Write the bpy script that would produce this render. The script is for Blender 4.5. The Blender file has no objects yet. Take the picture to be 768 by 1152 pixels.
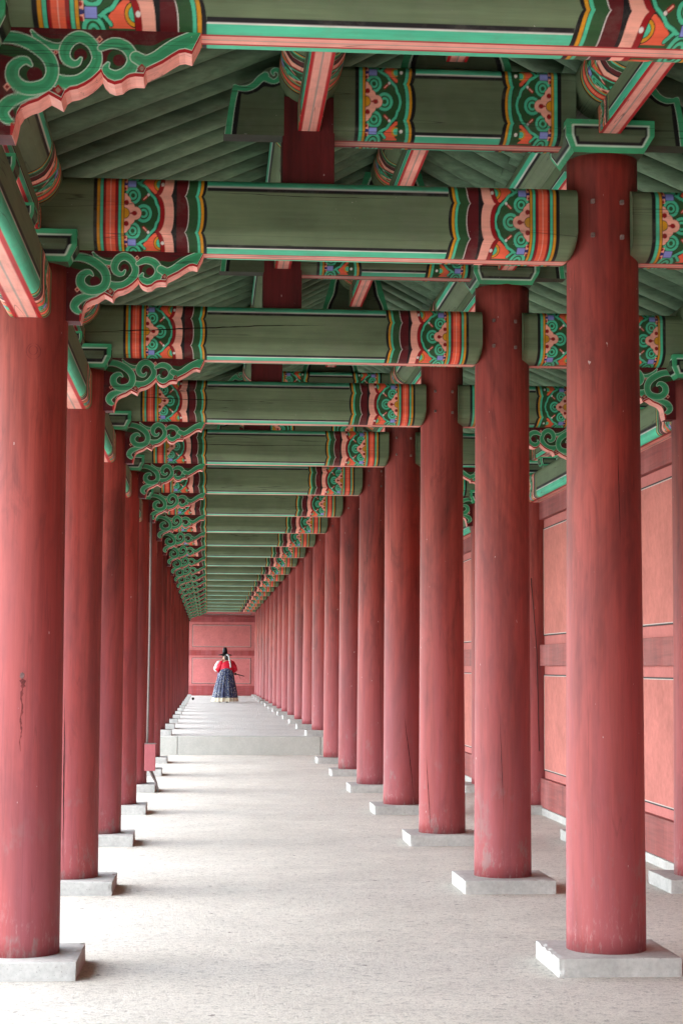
import bpy, bmesh, math, random
import numpy as np
from mathutils import Vector, Matrix
random.seed(7); rng = np.random.default_rng(7)
scene = bpy.context.scene
COL = scene.collection
H = 1.45                      # eye height
S = 3.103                     # bay length
Y0 = 8.815                    # line of the first visible frame
XL, XM, XR, XP, XC = -0.878, 1.956, 3.298, 0.468, 1.21   # left row, middle row, wall row, short post, ridge
ZP = 0.30                     # platform height
YP = 29.75                    # platform front
YW = 70.9                     # end wall
NMAX = 19
ORD = ['zeroth','first','second','third','fourth','fifth','sixth','seventh','eighth','ninth','tenth','eleventh','twelfth',
       'thirteenth','fourteenth','fifteenth','sixteenth','seventeenth','eighteenth','nineteenth','twentieth','twenty-first','twenty-second']

# ------------------------------------------------------------------ helpers
def lin(r, g, b):
    f = lambda c: (c/255/12.92) if c/255 <= .04045 else ((c/255+.055)/1.055)**2.4
    return np.array([f(r), f(g), f(b)])
GREEN=lin(106,124,92); TEAL=lin(80,198,156); GOLD=lin(212,150,30); CRIM=lin(150,18,22); SALM=lin(246,176,155)
ORAN=lin(240,104,72); MARO=lin(92,20,24); DKG=lin(44,84,46); PURP=lin(140,150,220); NAVY=lin(38,32,110)
BLK=lin(22,20,22); WHT=lin(225,222,214); TAN=lin(165,130,112); SCG=lin(66,168,116); PINK=lin(238,168,152); RED=lin(176,34,38)
OUTL=lin(200,224,202); GREY=lin(150,150,140)

def link(o, parent=None):
    COL.objects.link(o)
    if parent is not None: o.parent = parent
    return o
def tag(o, label=None, cat=None, group=None, kind=None):
    if label: o['label'] = label
    if cat: o['category'] = cat
    if group: o['group'] = group
    if kind: o['kind'] = kind
    return o
def empty(name, loc, label=None, cat=None, group=None):
    o = bpy.data.objects.new(name, None); o.empty_display_size = .2; o.location = loc
    return tag(link(o), label, cat, group)
def mesh_obj(name, me, parent=None, loc=None):
    o = bpy.data.objects.new(name, me)
    if loc is not None: o.location = loc
    return link(o, parent)
def make_mesh(name, V, F, mat=None, cols=None, smooth=False):
    me = bpy.data.meshes.new(name)
    V = np.asarray(V, dtype=np.float32)
    me.from_pydata(V.tolist() if len(V) < 2000 else V.tolist(), [], F)
    if mat is not None: me.materials.append(mat)
    if cols is not None:
        at = me.color_attributes.new('Col', 'FLOAT_COLOR', 'POINT')
        c = np.ones((len(V), 4), dtype=np.float32); c[:, :3] = cols
        at.data.foreach_set('color', c.ravel())
    if smooth: me.polygons.foreach_set('use_smooth', [True]*len(me.polygons))
    me.update(); return me
def bm_mesh(name, bm, mat, smooth=False):
    me = bpy.data.meshes.new(name); bmesh.ops.recalc_face_normals(bm, faces=bm.faces)
    bm.to_mesh(me); bm.free()
    for m in (mat if isinstance(mat, (list, tuple)) else [mat]): me.materials.append(m)
    if smooth: me.polygons.foreach_set('use_smooth', [True]*len(me.polygons))
    return me
def add_box(bm, x0, x1, y0, y1, z0, z1, bev=0, mi=0, jit=0):
    vs = [bm.verts.new((x+random.uniform(-jit, jit), y+random.uniform(-jit, jit), z)) for x in (x0, x1) for y in (y0, y1) for z in (z0, z1)]
    fs = [(0,1,3,2),(4,6,7,5),(0,4,5,1),(2,3,7,6),(0,2,6,4),(1,5,7,3)]
    faces = [bm.faces.new([vs[i] for i in f]) for f in fs]
    for f in faces: f.material_index = mi
    if bev:
        es = {e for f in faces for e in f.edges}
        r = bmesh.ops.bevel(bm, geom=list(es), offset=bev, segments=2, affect='EDGES', profile=.6)
        for f in r['faces']: f.material_index = mi
def box_obj(name, dims, mat, parent=None, bev=0, loc=None, jit=0):
    bm = bmesh.new(); add_box(bm, *dims, bev=bev, jit=jit)
    return mesh_obj(name, bm_mesh(name, bm, mat), parent, loc)
def add_tube(bm, pts, rad, n=10, caps=True, mi=0):
    pts = [Vector(p) for p in pts]; rings = []
    rr = rad if isinstance(rad, (list, tuple)) else [rad]*len(pts)
    for i, p in enumerate(pts):
        d = (pts[min(i+1, len(pts)-1)]-pts[max(i-1, 0)]).normalized()
        up = Vector((0,0,1)) if abs(d.z) < .9 else Vector((1,0,0))
        a = d.cross(up).normalized(); b = d.cross(a).normalized()
        rings.append([bm.verts.new(p+(a*math.cos(t)+b*math.sin(t))*rr[i]) for t in [2*math.pi*k/n for k in range(n)]])
    for r0, r1 in zip(rings, rings[1:]):
        for k in range(n):
            f = bm.faces.new((r0[k], r0[(k+1)%n], r1[(k+1)%n], r1[k])); f.material_index = mi; f.smooth = True
    if caps:
        for r in (rings[0], rings[-1]): bm.faces.new(r).material_index = mi
def lathe(bm, prof, n=24, cx=0, cy=0, sx=1, sy=1, mi=0, caps=True):
    rings = [[bm.verts.new((cx+r*sx*math.cos(2*math.pi*k/n), cy+r*sy*math.sin(2*math.pi*k/n), z)) for k in range(n)] for r, z in prof]
    for r0, r1 in zip(rings, rings[1:]):
        for k in range(n):
            f = bm.faces.new((r0[k], r0[(k+1)%n], r1[(k+1)%n], r1[k])); f.smooth = True; f.material_index = mi
    if caps:
        for r in (rings[0], rings[-1]): bm.faces.new(r).material_index = mi

# ------------------------------------------------------------------ materials
def mat_new(name, rough=.7, spec=.3):
    m = bpy.data.materials.new(name); m.use_nodes = True
    b = m.node_tree.nodes['Principled BSDF']; b.inputs['Roughness'].default_value = rough
    b.inputs['Specular IOR Level'].default_value = spec
    return m, m.node_tree, b
def N(nt, t, **kw):
    n = nt.nodes.new(t)
    for k, v in kw.items():
        if hasattr(n, k): setattr(n, k, v)
        else: n.inputs[k].default_value = v
    return n
def noise(nt, scale, mapping=(1,1,1), detail=5, rough=.6, dist=0):
    g = nt.nodes.new('ShaderNodeNewGeometry'); mp = nt.nodes.new('ShaderNodeMapping'); mp.inputs['Scale'].default_value = mapping
    nt.links.new(g.outputs['Position'], mp.inputs['Vector'])
    n = nt.nodes.new('ShaderNodeTexNoise'); n.inputs['Scale'].default_value = scale; n.inputs['Detail'].default_value = detail
    n.inputs['Roughness'].default_value = rough; n.inputs['Distortion'].default_value = dist
    nt.links.new(mp.outputs[0], n.inputs['Vector']); return n.outputs[0]
def ramp(nt, src, stops):
    r = nt.nodes.new('ShaderNodeValToRGB'); cr = r.color_ramp
    while len(cr.elements) < len(stops): cr.elements.new(.5)
    for e, (p, c) in zip(cr.elements, stops):
        e.position = p; e.color = (c[0], c[1], c[2], 1) if hasattr(c, '__len__') else (c, c, c, 1)
    nt.links.new(src, r.inputs[0]); return r.outputs[0]
def mix(nt, a, b, fac, mode='MIX'):
    m = nt.nodes.new('ShaderNodeMix'); m.data_type = 'RGBA'; m.blend_type = mode
    for sock, v in ((m.inputs[0], fac), (m.inputs[6], a), (m.inputs[7], b)):
        if isinstance(v, bpy.types.NodeSocket): nt.links.new(v, sock)
        elif hasattr(v, '__len__'): sock.default_value = (*v[:3], 1)
        else: sock.default_value = v
    return m.outputs[2]
def bump(nt, b, h, st, dist=.01):
    n = nt.nodes.new('ShaderNodeBump'); n.inputs['Strength'].default_value = st; n.inputs['Distance'].default_value = dist
    nt.links.new(h, n.inputs['Height']); nt.links.new(n.outputs[0], b.inputs['Normal'])

def mat_painted(name, graindir=(1,1,1)):
    m, nt, b = mat_new(name, .6, .25)
    a = nt.nodes.new('ShaderNodeAttribute'); a.attribute_name = 'Col'
    grain = noise(nt, 26, graindir, 6, .7)
    blot = noise(nt, 2.3, (1,1,1), 4, .6)
    c = mix(nt, a.outputs['Color'], ramp(nt, blot, [(.3, .74), (.7, 1.10)]), 1.0, 'MULTIPLY')
    fade = noise(nt, 6, (1,1,1), 6, .7)
    c = mix(nt, c, (.16, .17, .13), ramp(nt, fade, [(.52, 0), (.72, .30)]))
    c = mix(nt, c, ramp(nt, grain, [(.3, .80), (.62, 1.08)]), .9, 'MULTIPLY')
    # thin drying cracks along the timber
    cr = noise(nt, 6, tuple(g if g > .5 else .03 for g in graindir), 3, .6)
    c = mix(nt, c, (.012, .011, .01), ramp(nt, cr, [(.4985, 0), (.4998, .7), (.5012, 0)]))
    fl = noise(nt, 70, (1,1,1), 2, .5)
    c = mix(nt, c, (.42, .42, .38), ramp(nt, fl, [(.77, 0), (.79, .5)]))
    nt.links.new(c, b.inputs['Base Color']); bump(nt, b, grain, .25, .004)
    return m
M_PX = mat_painted('painted timber across', (.06, 1, 1))
M_PY = mat_painted('painted timber lengthwise', (1, .06, 1))

def mat_red(name, base, dark, grain=(1,1,.05), wear_and_skylight=True):
    m, nt, b = mat_new(name, .6, .3)
    g1 = noise(nt, 30, grain, 6, .7); g2 = noise(nt, 1.5, (1.3,1.3,.35), 5, .7, .5); g3 = noise(nt, 7, (1,1,.2), 5, .72, 1.2)
    g0 = noise(nt, 3.5, (1,1,.05), 4, .6)
    c = mix(nt, base, tuple(x*f for x, f in zip(base, (.80, .42, .36))), ramp(nt, g0, [(.42, 0), (.62, .8)]))
    c = mix(nt, c, dark, ramp(nt, g2, [(.45, 0), (.64, .82)]))
    c = mix(nt, c, ramp(nt, g1, [(.3, .66), (.6, 1.1)]), .9, 'MULTIPLY')
    c = mix(nt, c, tuple(x*.45 for x in dark), ramp(nt, g3, [(.54, 0), (.70, .45)]))
    if wear_and_skylight:
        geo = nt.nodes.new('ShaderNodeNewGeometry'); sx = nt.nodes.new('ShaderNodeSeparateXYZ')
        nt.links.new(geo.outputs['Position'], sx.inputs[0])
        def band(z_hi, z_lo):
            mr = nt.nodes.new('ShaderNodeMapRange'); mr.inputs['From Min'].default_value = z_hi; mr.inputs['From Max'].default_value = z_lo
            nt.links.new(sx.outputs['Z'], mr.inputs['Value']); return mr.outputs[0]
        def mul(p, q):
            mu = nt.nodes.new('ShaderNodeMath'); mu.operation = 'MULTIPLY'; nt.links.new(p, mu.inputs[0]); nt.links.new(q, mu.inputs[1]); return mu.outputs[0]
        # faded paint streaks, with skylight on the lower shaft painted in as pink
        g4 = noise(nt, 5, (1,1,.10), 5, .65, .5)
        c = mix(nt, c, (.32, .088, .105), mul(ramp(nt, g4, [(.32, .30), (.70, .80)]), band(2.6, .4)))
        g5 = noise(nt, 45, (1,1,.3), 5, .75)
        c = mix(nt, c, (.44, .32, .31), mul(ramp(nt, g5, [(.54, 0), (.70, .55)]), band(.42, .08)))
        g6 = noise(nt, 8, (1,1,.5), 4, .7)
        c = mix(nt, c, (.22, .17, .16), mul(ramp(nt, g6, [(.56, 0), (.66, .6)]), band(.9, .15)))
    sc = noise(nt, 7, (1,1,.03), 3, .55)
    c = mix(nt, c, (.03, .012, .012), ramp(nt, sc, [(.4990, 0), (.4998, .28), (.5006, 0)]))
    sp = noise(nt, 38, (1,1,.5), 2, .5)
    c = mix(nt, c, (.5, .4, .38), ramp(nt, sp, [(.76, 0), (.785, .7)]))
    nt.links.new(c, b.inputs['Base Color']); bump(nt, b, g1, .35, .005)
    return m
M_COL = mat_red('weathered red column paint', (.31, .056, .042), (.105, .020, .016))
M_POST = mat_red('dark red post paint', (.13, .014, .014), (.07, .009, .009), wear_and_skylight=False)
M_RAIL = mat_red('red timber rail', (.30, .085, .078), (.19, .05, .045), (1,.05,1), False)
M_RAILX = mat_red('red timber end rail', (.38, .095, .10), (.28, .06, .06), (.05,1,1), False)

def mat_plain(name, base, var=.15, scale=8, rough=.8, bmp=.2, det=6, mp=(1,1,1), spk=None):
    m, nt, b = mat_new(name, rough, .2)
    n1 = noise(nt, scale, mp, det, .65)
    c = mix(nt, base, ramp(nt, n1, [(.3, 1-var*1.5), (.7, 1+var)]), 1.0, 'MULTIPLY')
    n2 = noise(nt, scale*9, mp, 3, .6)
    c = mix(nt, c, ramp(nt, n2, [(.3, 1-var), (.7, 1+var*.7)]), 1.0, 'MULTIPLY')
    if spk:
        n3 = noise(nt, spk, mp, 2, .5); c = mix(nt, c, tuple(x*.35 for x in base), ramp(nt, n3, [(.66, 0), (.74, .6)]))
    nt.links.new(c, b.inputs['Base Color']); bump(nt, b, n2, bmp, .004)
    return m
M_PLAST = mat_plain('salmon red plaster', (.48, .172, .145), .12, 2.2, .85, .12)
M_PLAST2 = mat_plain('red end wall plaster', (.54, .175, .17), .10, 2.2, .85, .12)
M_BAND = mat_plain('lighter plaster band', (.47, .165, .15), .08, 3, .85, .1)
M_STONE = mat_plain('pale granite plinth', (.45, .445, .42), .13, 4, .85, .5, spk=110)
M_KERB = mat_plain('grey platform stone', (.47, .47, .43), .08, 4, .85, .35, spk=90)
M_BLK = mat_plain('black paint line', (.02, .02, .02), .1, 8, .6, .05)
M_WHT = mat_plain('white paint line', (.50, .44, .41), .1, 8, .6, .05)
M_PLAW = mat_plain('white lime plaster', (.50, .49, .46), .16, 5, .9, .3)
M_TILE = mat_plain('dark roof tile', (.06, .06, .062), .2, 5, .8, .3)
M_RAFT = mat_plain('green rafter paint', (.15, .245, .15), .28, 3.2, .7, .45, 6, (.22, 1, 1))
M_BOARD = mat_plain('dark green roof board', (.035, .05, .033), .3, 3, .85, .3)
M_METAL = mat_plain('grey conduit', (.17, .14, .13), .1, 12, .45, .05)
M_BOXR = mat_plain('pinkish red box paint', (.36, .10, .11), .06, 8, .5, .05)
M_SKIN = mat_plain('skin', (.55, .34, .25), .04, 20, .55, .02)
M_HAIR = mat_plain('dark hair', (.02, .014, .012), .2, 60, .45, .3)
M_JRED = mat_plain('red jacket silk', (.62, .015, .04), .15, 14, .5, .1)
M_NAVY = mat_plain('navy silk', (.025, .04, .15), .15, 14, .5, .1)
M_SLV = mat_plain('white cotton', (.72, .71, .70), .06, 14, .7, .1)
M_HAT = mat_plain('black horsehair', (.008, .008, .009), .1, 40, .45, .1)
M_CREAM = mat_plain('cream petticoat', (.62, .57, .42), .2, 30, .7, .1)
M_SHOE = mat_plain('dark shoe', (.03, .02, .018), .1, 20, .5, .05)
M_RIB = mat_plain('silver ribbon', (.50, .52, .52), .08, 20, .4, .05)
def mat_skirt():
    m, nt, b = mat_new('blue patterned skirt silk', .5, .3)
    v = nt.nodes.new('ShaderNodeTexVoronoi'); v.inputs['Scale'].default_value = 26
    g = nt.nodes.new('ShaderNodeNewGeometry'); nt.links.new(g.outputs['Position'], v.inputs['Vector'])
    c = mix(nt, (.010, .016, .055), (.09, .12, .22), ramp(nt, noise(nt, 16, (1.6,1.6,.5), 4), [(.45, 0), (.66, .7)]))
    c = mix(nt, c, (.62, .62, .52), ramp(nt, v.outputs['Distance'], [(.20, .85), (.30, 0)]))
    nt.links.new(c, b.inputs['Base Color']); return m
M_SKIRT = mat_skirt()
def mat_ground(name, base):
    m, nt, b = mat_new(name, .92, .12)
    n0 = noise(nt, .35, (1,1,1), 4, .6); n1 = noise(nt, 2.6, (1,1,1), 6, .7); n2 = noise(nt, 26, (1,1.0,1), 6, .78, .6); n3 = noise(nt, 95, (1,1,1), 4, .75)
    c = mix(nt, base, ramp(nt, n0, [(.3, .90), (.7, 1.06)]), 1, 'MULTIPLY')
    c = mix(nt, c, ramp(nt, n1, [(.3, .88), (.7, 1.06)]), 1, 'MULTIPLY')
    c = mix(nt, c, ramp(nt, n2, [(.32, .58), (.49, 1.0), (.75, 1.06)]), 1, 'MULTIPLY')
    c = mix(nt, c, ramp(nt, n3, [(.36, .76), (.56, 1.05)]), 1, 'MULTIPLY')
    s = noise(nt, 17, (1,1,1), 2, .5); c = mix(nt, c, (.19, .16, .13), ramp(nt, s, [(.715, 0), (.735, .8)]))
    nt.links.new(c, b.inputs['Base Color'])
    hm = mix(nt, n2, n3, .45); bump(nt, b, hm, 1.0, .03)
    return m
M_SAND = mat_ground('pale packed sand', (.79, .76, .675))
M_SAND2 = mat_ground('platform packed sand', (.72, .705, .66))

# ------------------------------------------------------------------ painters (dancheong patterns as real paint colours)
def setc(C, m, c): C[m] = c
def lobe(y, c=232., h=90.):
    d = np.abs((y-c+h) % (2*h)-h)
    q = math.sqrt(1-(h/92)**2)
    return (np.sqrt(np.clip(1-(d/92)**2, 0, 1))-q)/(1-q)
def seg_dist(x, y, a, b):
    ax, ay, bx, by = a[0], a[1], b[0], b[1]
    dx, dy = bx-ax, by-ay; L = dx*dx+dy*dy+1e-9
    t = np.clip(((x-ax)*dx+(y-ay)*dy)/L, 0, 1)
    return np.hypot(x-ax-t*dx, y-ay-t*dy), t
def stroke_sd(x, y, pts):
    d = np.full(x.shape, 1e9)
    for a, b in zip(pts, pts[1:]):
        dd, t = seg_dist(x, y, a, b); w = a[2]+(b[2]-a[2])*t
        d = np.minimum(d, dd-w)
    return d
def smooth_pts(pts, n=5):
    P = [pts[0]]+list(pts)+[pts[-1]]; out = []
    for i in range(1, len(P)-2):
        p0, p1, p2, p3 = [np.array(q, float) for q in P[i-1:i+3]]
        for k in range(n):
            t = k/n
            out.append(.5*((2*p1)+(-p0+p2)*t+(2*p0-5*p1+4*p2-p3)*t*t+(-p0+3*p1-3*p2+p3)*t**3))
    out.append(np.array(P[-2], float)); return out
def flower(C, x, y, m0, full=True):
    """blossom field; x from 235 on, y 60..425"""
    ay = np.abs(y-232)
    setc(C, m0, DKG)
    # leaf motifs in the outer half lobes
    leaf = m0 & (ay > 92+.9*np.clip(400-x, 0, 100)-0) & (x > 338) & (ay < 186)
    setc(C, leaf, ORAN)
    ee = m0 & leaf & (ay < 97+.9*np.clip(400-x, 0, 100)); setc(C, ee, BLK)
    cx = 432 if full else 424
    r = np.hypot(x-cx, ay-146)
    if full:
        setc(C, m0 & (r < 38), BLK); setc(C, m0 & (r < 35), GOLD); setc(C, m0 & (r < 24), BLK); setc(C, m0 & (r < 22), TEAL)
    else:
        setc(C, m0 & (r < 36), BLK); setc(C, m0 & (r < 34), DKG)
        setc(C, m0 & (np.hypot(x-400, ay-146) < 22), GOLD); setc(C, m0 & (np.hypot(x-404, ay-146) < 16), TEAL)
        setc(C, m0 & (x > 412), DKG)
    # lobed teal ribbon
    rib = smooth_pts([(300,160,6.5),(330,140,6.5),(352,130,7),(372,104,7),(384,92,7),(402,74,7),(411,46,7),(420,34,7),(428,0,7),(428,-4,7)], 3)
    br = [(318,150,6),(345,176,6)]
    sd = np.minimum(stroke_sd(x, ay, rib), stroke_sd(x, ay, br))
    setc(C, m0 & (sd < 2.5), BLK); setc(C, m0 & (sd < 0), TEAL)
    for (ccx, ccy, R) in ((340, 0, 46), (281, 88, 43), (281, 196, 43)):
        r = np.hypot(x-ccx, ay-ccy)
        for rad, c in ((R+2.5, BLK), (R, TEAL), (R*.66, DKG), (R*.50, TEAL), (R*.26, DKG)): setc(C, m0 & (r < rad), c)
    tre = np.minimum.reduce([np.hypot(x-296, ay)-32, np.hypot(x-262, ay-28)-30, np.hypot(x-243, ay-60)-27, np.hypot(x-238, ay-82)-16])
    setc(C, m0 & (tre < 2.5), BLK); setc(C, m0 & (tre < 0), SALM)
    dr = np.minimum.reduce([np.hypot((x-290)/1.2, ay)-12, np.hypot(x-272, ay*1.6)-7, np.hypot(x-246, ay-52)-13])
    setc(C, m0 & (dr < 0), CRIM)
    r = np.hypot(x-236, ay); setc(C, m0 & (r < 28), BLK); setc(C, m0 & (r < 25), GOLD)
    sq = m0 & (x > 250) & (x < 299) & (ay > 126) & (ay < 164); setc(C, sq, BLK)
    setc(C, m0 & (x > 253) & (x < 297) & (ay > 129) & (ay < 161), PURP)
    nv = m0 & (x <= 250) & (ay > 112) & (ay < 170); setc(C, nv, SALM)
    setc(C, nv & (np.abs(ay-144) < 6+(250-x)*.2), NAVY); setc(C, nv & (np.hypot(x-238, ay-121) < 8), CRIM); setc(C, nv & (np.hypot(x-238, ay-164) < 8), CRIM)
    dd, _ = seg_dist(x, ay, (340, 70), (356, 84)); setc(C, m0 & (dd < 8), CRIM); setc(C, m0 & (dd < 3), SALM)
    r = np.hypot(x-366, ay-93); setc(C, m0 & (r < 9), BLK); setc(C, m0 & (r < 7.5), WHT)
def end_main(C, x, y, m):
    """full end pattern: x 65 (outer) .. 690 (inner)"""
    b = lobe(y); mm = m & (x >= 65) & (x < 668+22*b)
    setc(C, mm, BLK)
    def lt(edge, c): setc(C, mm & (x < edge), c)
    lt(655+17*b, GOLD); lt(641+16*b, BLK); lt(638+16*b, TEAL); lt(622+18*b, DKG); lt(568+22*b, WHT); lt(564+22*b, MARO)
    lt(522+0*b, BLK); lt(489+17*b, SALM); lt(425+32*b, CRIM)
    ay = np.abs(y-232)
    fl = mm & (x < 398+32*b); setc(C, mm & (x < 401+32*b), BLK); flower(C, x, y, fl & (x >= 235))
    r = np.hypot(x-444, ay-146); setc(C, mm & (r < 9), WHT)
    for e, c in ((235, BLK), (232, GOLD), (219, BLK), (216, TEAL), (202, BLK), (198, CRIM), (184, ORAN), (161, SALM), (157, ORAN), (133, CRIM), (122, BLK), (118, TEAL), (103, BLK), (100, GOLD), (85, BLK)):
        lt(e+0*b, c)
def end_small(C, x, y, m):
    """short end pattern: x 177 .. 514"""
    b = lobe(y); mm = m & (x >= 177) & (x < 494+20*b)
    setc(C, mm, BLK)
    def lt(edge, c): setc(C, mm & (x < edge), c)
    lt(475+17*b, GOLD); lt(461+17*b, BLK); lt(459+17*b, TEAL); lt(441+17*b, BLK); lt(438+17*b, DKG)
    flower(C, x, y, mm & (x >= 235) & (x < 438+17*b), False)
    ay = np.abs(y-232); setc(C, mm & (np.hypot(x-432, ay-146) < 9), WHT)
    for e, c in ((235, BLK), (232, GOLD), (219, BLK), (217, TEAL), (199, BLK)): lt(e+0*b, c)
def mid_lines(C, y, m, bands=None):
    for a, b_, c in (bands or ((62, 88, TEAL), (88, 94, WHT), (94, 112, BLK), (378, 393, BLK), (393, 398, WHT), (398, 440, TEAL))):
        setc(C, m & (y >= a) & (y < b_), c)
def pink_bottom(C, q, m):
    """q = -1..1 across the soffit"""
    a = np.abs(q); setc(C, m, PINK); setc(C, m & (a > .72), RED); setc(C, m & (a < .07), GREY)

SUB = {'y': 0}
def yy(a, kk):
    """pattern row, shifted by part of a grid step"""
    g = np.gradient(a); g = np.where(np.abs(g) > 12, 0, g); return a[kk]+SUB['y']*g[kk]
def loft_mesh(name, xs, sec, color, mat, end_shape=None, axis='X', smooth=True):
    """sweep closed section sec (K,2: lateral, z) along xs"""
    xs = np.asarray(xs, float); sec = np.asarray(sec, float); K = len(sec); n = len(xs)
    V = np.zeros((n, K, 3)); V[..., 0] = xs[:, None]; V[..., 1] = sec[None, :, 0]; V[..., 2] = sec[None, :, 1]
    if end_shape is not None: end_shape(V)
    X = np.repeat(xs[:, None], K, 1); kk = np.repeat(np.arange(K)[None, :], n, 0)
    dx = np.gradient(xs)[:, None]; dx = np.minimum(dx, .008); C = 0
    for ox_, oy_ in ((-.375, -.125), (.125, -.375), (.375, .125), (-.125, .375)):
        SUB['y'] = oy_; C = C+color(X+ox_*dx, kk)
    SUB['y'] = 0; C = C/4
    if axis == 'Y':
        W = V.copy(); W[..., 0] = -V[..., 1]; W[..., 1] = V[..., 0]; V = W
    i = np.arange(n-1)[:, None]*K; k = np.arange(K)[None, :]; k2 = (k+1) % K
    F = np.stack([i+k, i+K+k, i+K+k2, i+k2], -1).reshape(-1, 4)[:, ::-1]
    F = F.tolist(); F.append(list(range(K))[::1]); F.append([(n-1)*K+j for j in range(K)][::-1])
    me = make_mesh(name, V.reshape(-1, 3), F, mat, C.reshape(-1, 3), smooth)
    if smooth:
        me.polygons[len(F)-1].use_smooth = False; me.polygons[len(F)-2].use_smooth = False
    return me
def dens(a, b, zones, fine, coarse):
    """samples from a to b, fine inside the zones"""
    xs = [a]
    while xs[-1] < b-1e-6:
        x = xs[-1]; f = any(z0-1e-6 <= x < z1 for z0, z1 in zones)
        nx = x+(fine if f else coarse)
        for z0, z1 in zones:
            if not f and x < z0 < nx: nx = z0
        xs.append(min(nx, b))
    return np.array(xs)
def section(hw, zt, zs1, zs0, zb, hf, nf=(14, 54, 54, 10), back=3):
    """rounded beam section, front (-) side first. returns pts, s parameter(0 top .. 1 soffit edge), q over soffit, tag"""
    f = []
    rt = hw*.35
    for t in np.linspace(0, math.pi/2, nf[0], endpoint=False): f.append((-(hw-rt)-rt*math.sin(t), zs1+(zt-zs1)*math.cos(t)))
    for t in np.linspace(0, 1, nf[1], endpoint=False): f.append((-hw, zs1+(zs0-zs1)*t))
    for t in np.linspace(0, math.pi/2, nf[2], endpoint=False): f.append((-hf-(hw-hf)*math.cos(t), zs0-(zs0-zb)*math.sin(t)))
    f = np.array(f); bt = np.array([(q*hf, zb) for q in np.linspace(-1, 1, nf[3]*2+1)])
    g = f[::-back].copy(); g[:, 0] *= -1
    pts = np.vstack([f, bt, g])
    def s_of(F):
        P = np.vstack([F, [[-hf, zb]]]); d = np.r_[0, np.cumsum(np.hypot(*np.diff(P, axis=0).T))]; return d[:-1]/d[-1], d[-1]
    sf, L = s_of(f); s = np.r_[sf, np.full(len(bt), 1.0), sf[::-back]]
    q = np.r_[np.full(len(f), 9.), np.linspace(-1, 1, len(bt)), np.full(len(g), 9.)]
    return pts, s, q, L

# ------------------------------------------------------------------ main cross beam  (local: X world, Y rel. to frame, Z world)
SEC, SS, SQ, SL = section(.195, 3.818, 3.76, 3.575, 3.476, .046)
def proj_y(sec, q, tan=.235):
    """pattern coordinate laid out by the carpenter for the viewer below: drop plus a share of the depth"""
    P = -sec[:, 1]+tan*(-np.abs(sec[:, 0])); k1 = int(np.argmax(q < 5)); k0 = int(np.argmin(P[:k1]))
    y = 60+365*(P-P[k0])/(P[k1-1]-P[k0]); idx = np.arange(len(P))
    y[:k0] = 50; n = len(P); 
    for i in range(n):
        if idx[i] > k1 and q[i] > 5 and sec[i, 1] > sec[k0, 1]: y[i] = 50
    return y
YV = proj_y(SEC, SQ)
def beam_color(zones_main, small=False):
    def fn(X, kk):
        C = np.empty(X.shape+(3,)); C[:] = GREEN
        y = yy(YV, kk); q = SQ[kk]; face = q > 5
        inner = face & (X > zones_main[0][1]) & (X < zones_main[1][1])
        mid_lines(C, y, inner)
        for x0, x1, sg in zones_main:
            w0, w1 = (177, 514) if small else (65, 690)
            u = w0+(X-x0)/(x1-x0)*(w1-w0)
            (end_small if small else end_main)(C, u, y, face)
        setc(C, face & (y < 58), GREEN*.8)
        pink_bottom(C, q, ~face)
        setc(C, (~face) & ((X < zones_main[0][0]-.02) | (X > zones_main[1][0]+.1)), GREEN)
        return C
    return fn
Z1 = [(-.575, -.026, 1), (1.703, 1.152, -1)]
def main_end_shape(V):
    xs = V[:, 0, 0]
    k = np.clip((xs-(1.795-.04))/.04, 0, 1); lift = .05*(1-np.sqrt(np.clip(1-k*k, 0, 1)))
    zb = 3.476; w = np.clip((3.68-V[..., 2])/(3.68-zb), 0, 1); V[..., 2] += lift[:, None]*w
xs = dens(-1.22, 1.795, [(-.60, -.02), (1.145, 1.73)], .0028, .12)
xs = np.unique(np.r_[xs, np.linspace(1.75, 1.795, 14)])
ME_MAIN = loft_mesh('cross_beam', xs, SEC, beam_color(Z1), M_PX, main_end_shape)
Z2 = [(2.165, 2.475, 1), (3.03, 2.72, -1)]
xs = dens(2.068, 3.64, [(2.15, 3.05)], .0035, .05)
ME_AISLE = loft_mesh('aisle_beam', xs, SEC, beam_color(Z2, True), M_PX)
# upper beam between post and middle column
UPS, SSu, SQu, _ = section(.14, 4.425, 4.385, 4.11, 4.062, .05, (12, 60, 34, 8))
YVu = proj_y(UPS, SQu)
def up_color(X, kk):
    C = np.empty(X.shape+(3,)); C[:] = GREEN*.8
    y = yy(YVu, kk); q = SQu[kk]; face = q > 5
    mid_lines(C, y, face & (X > .97) & (X < 1.44))
    for x0, x1 in ((.695, .997), (1.725, 1.423)):
        end_small(C, 177+(X-x0)/(x1-x0)*337, y, face)
    pink_bottom(C, q, ~face); return C
ME_UP = loft_mesh('upper_beam', dens(.59, 1.80, [(.68, 1.01), (1.41, 1.74)], .0032, .08), UPS, up_color, M_PX)

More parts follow.
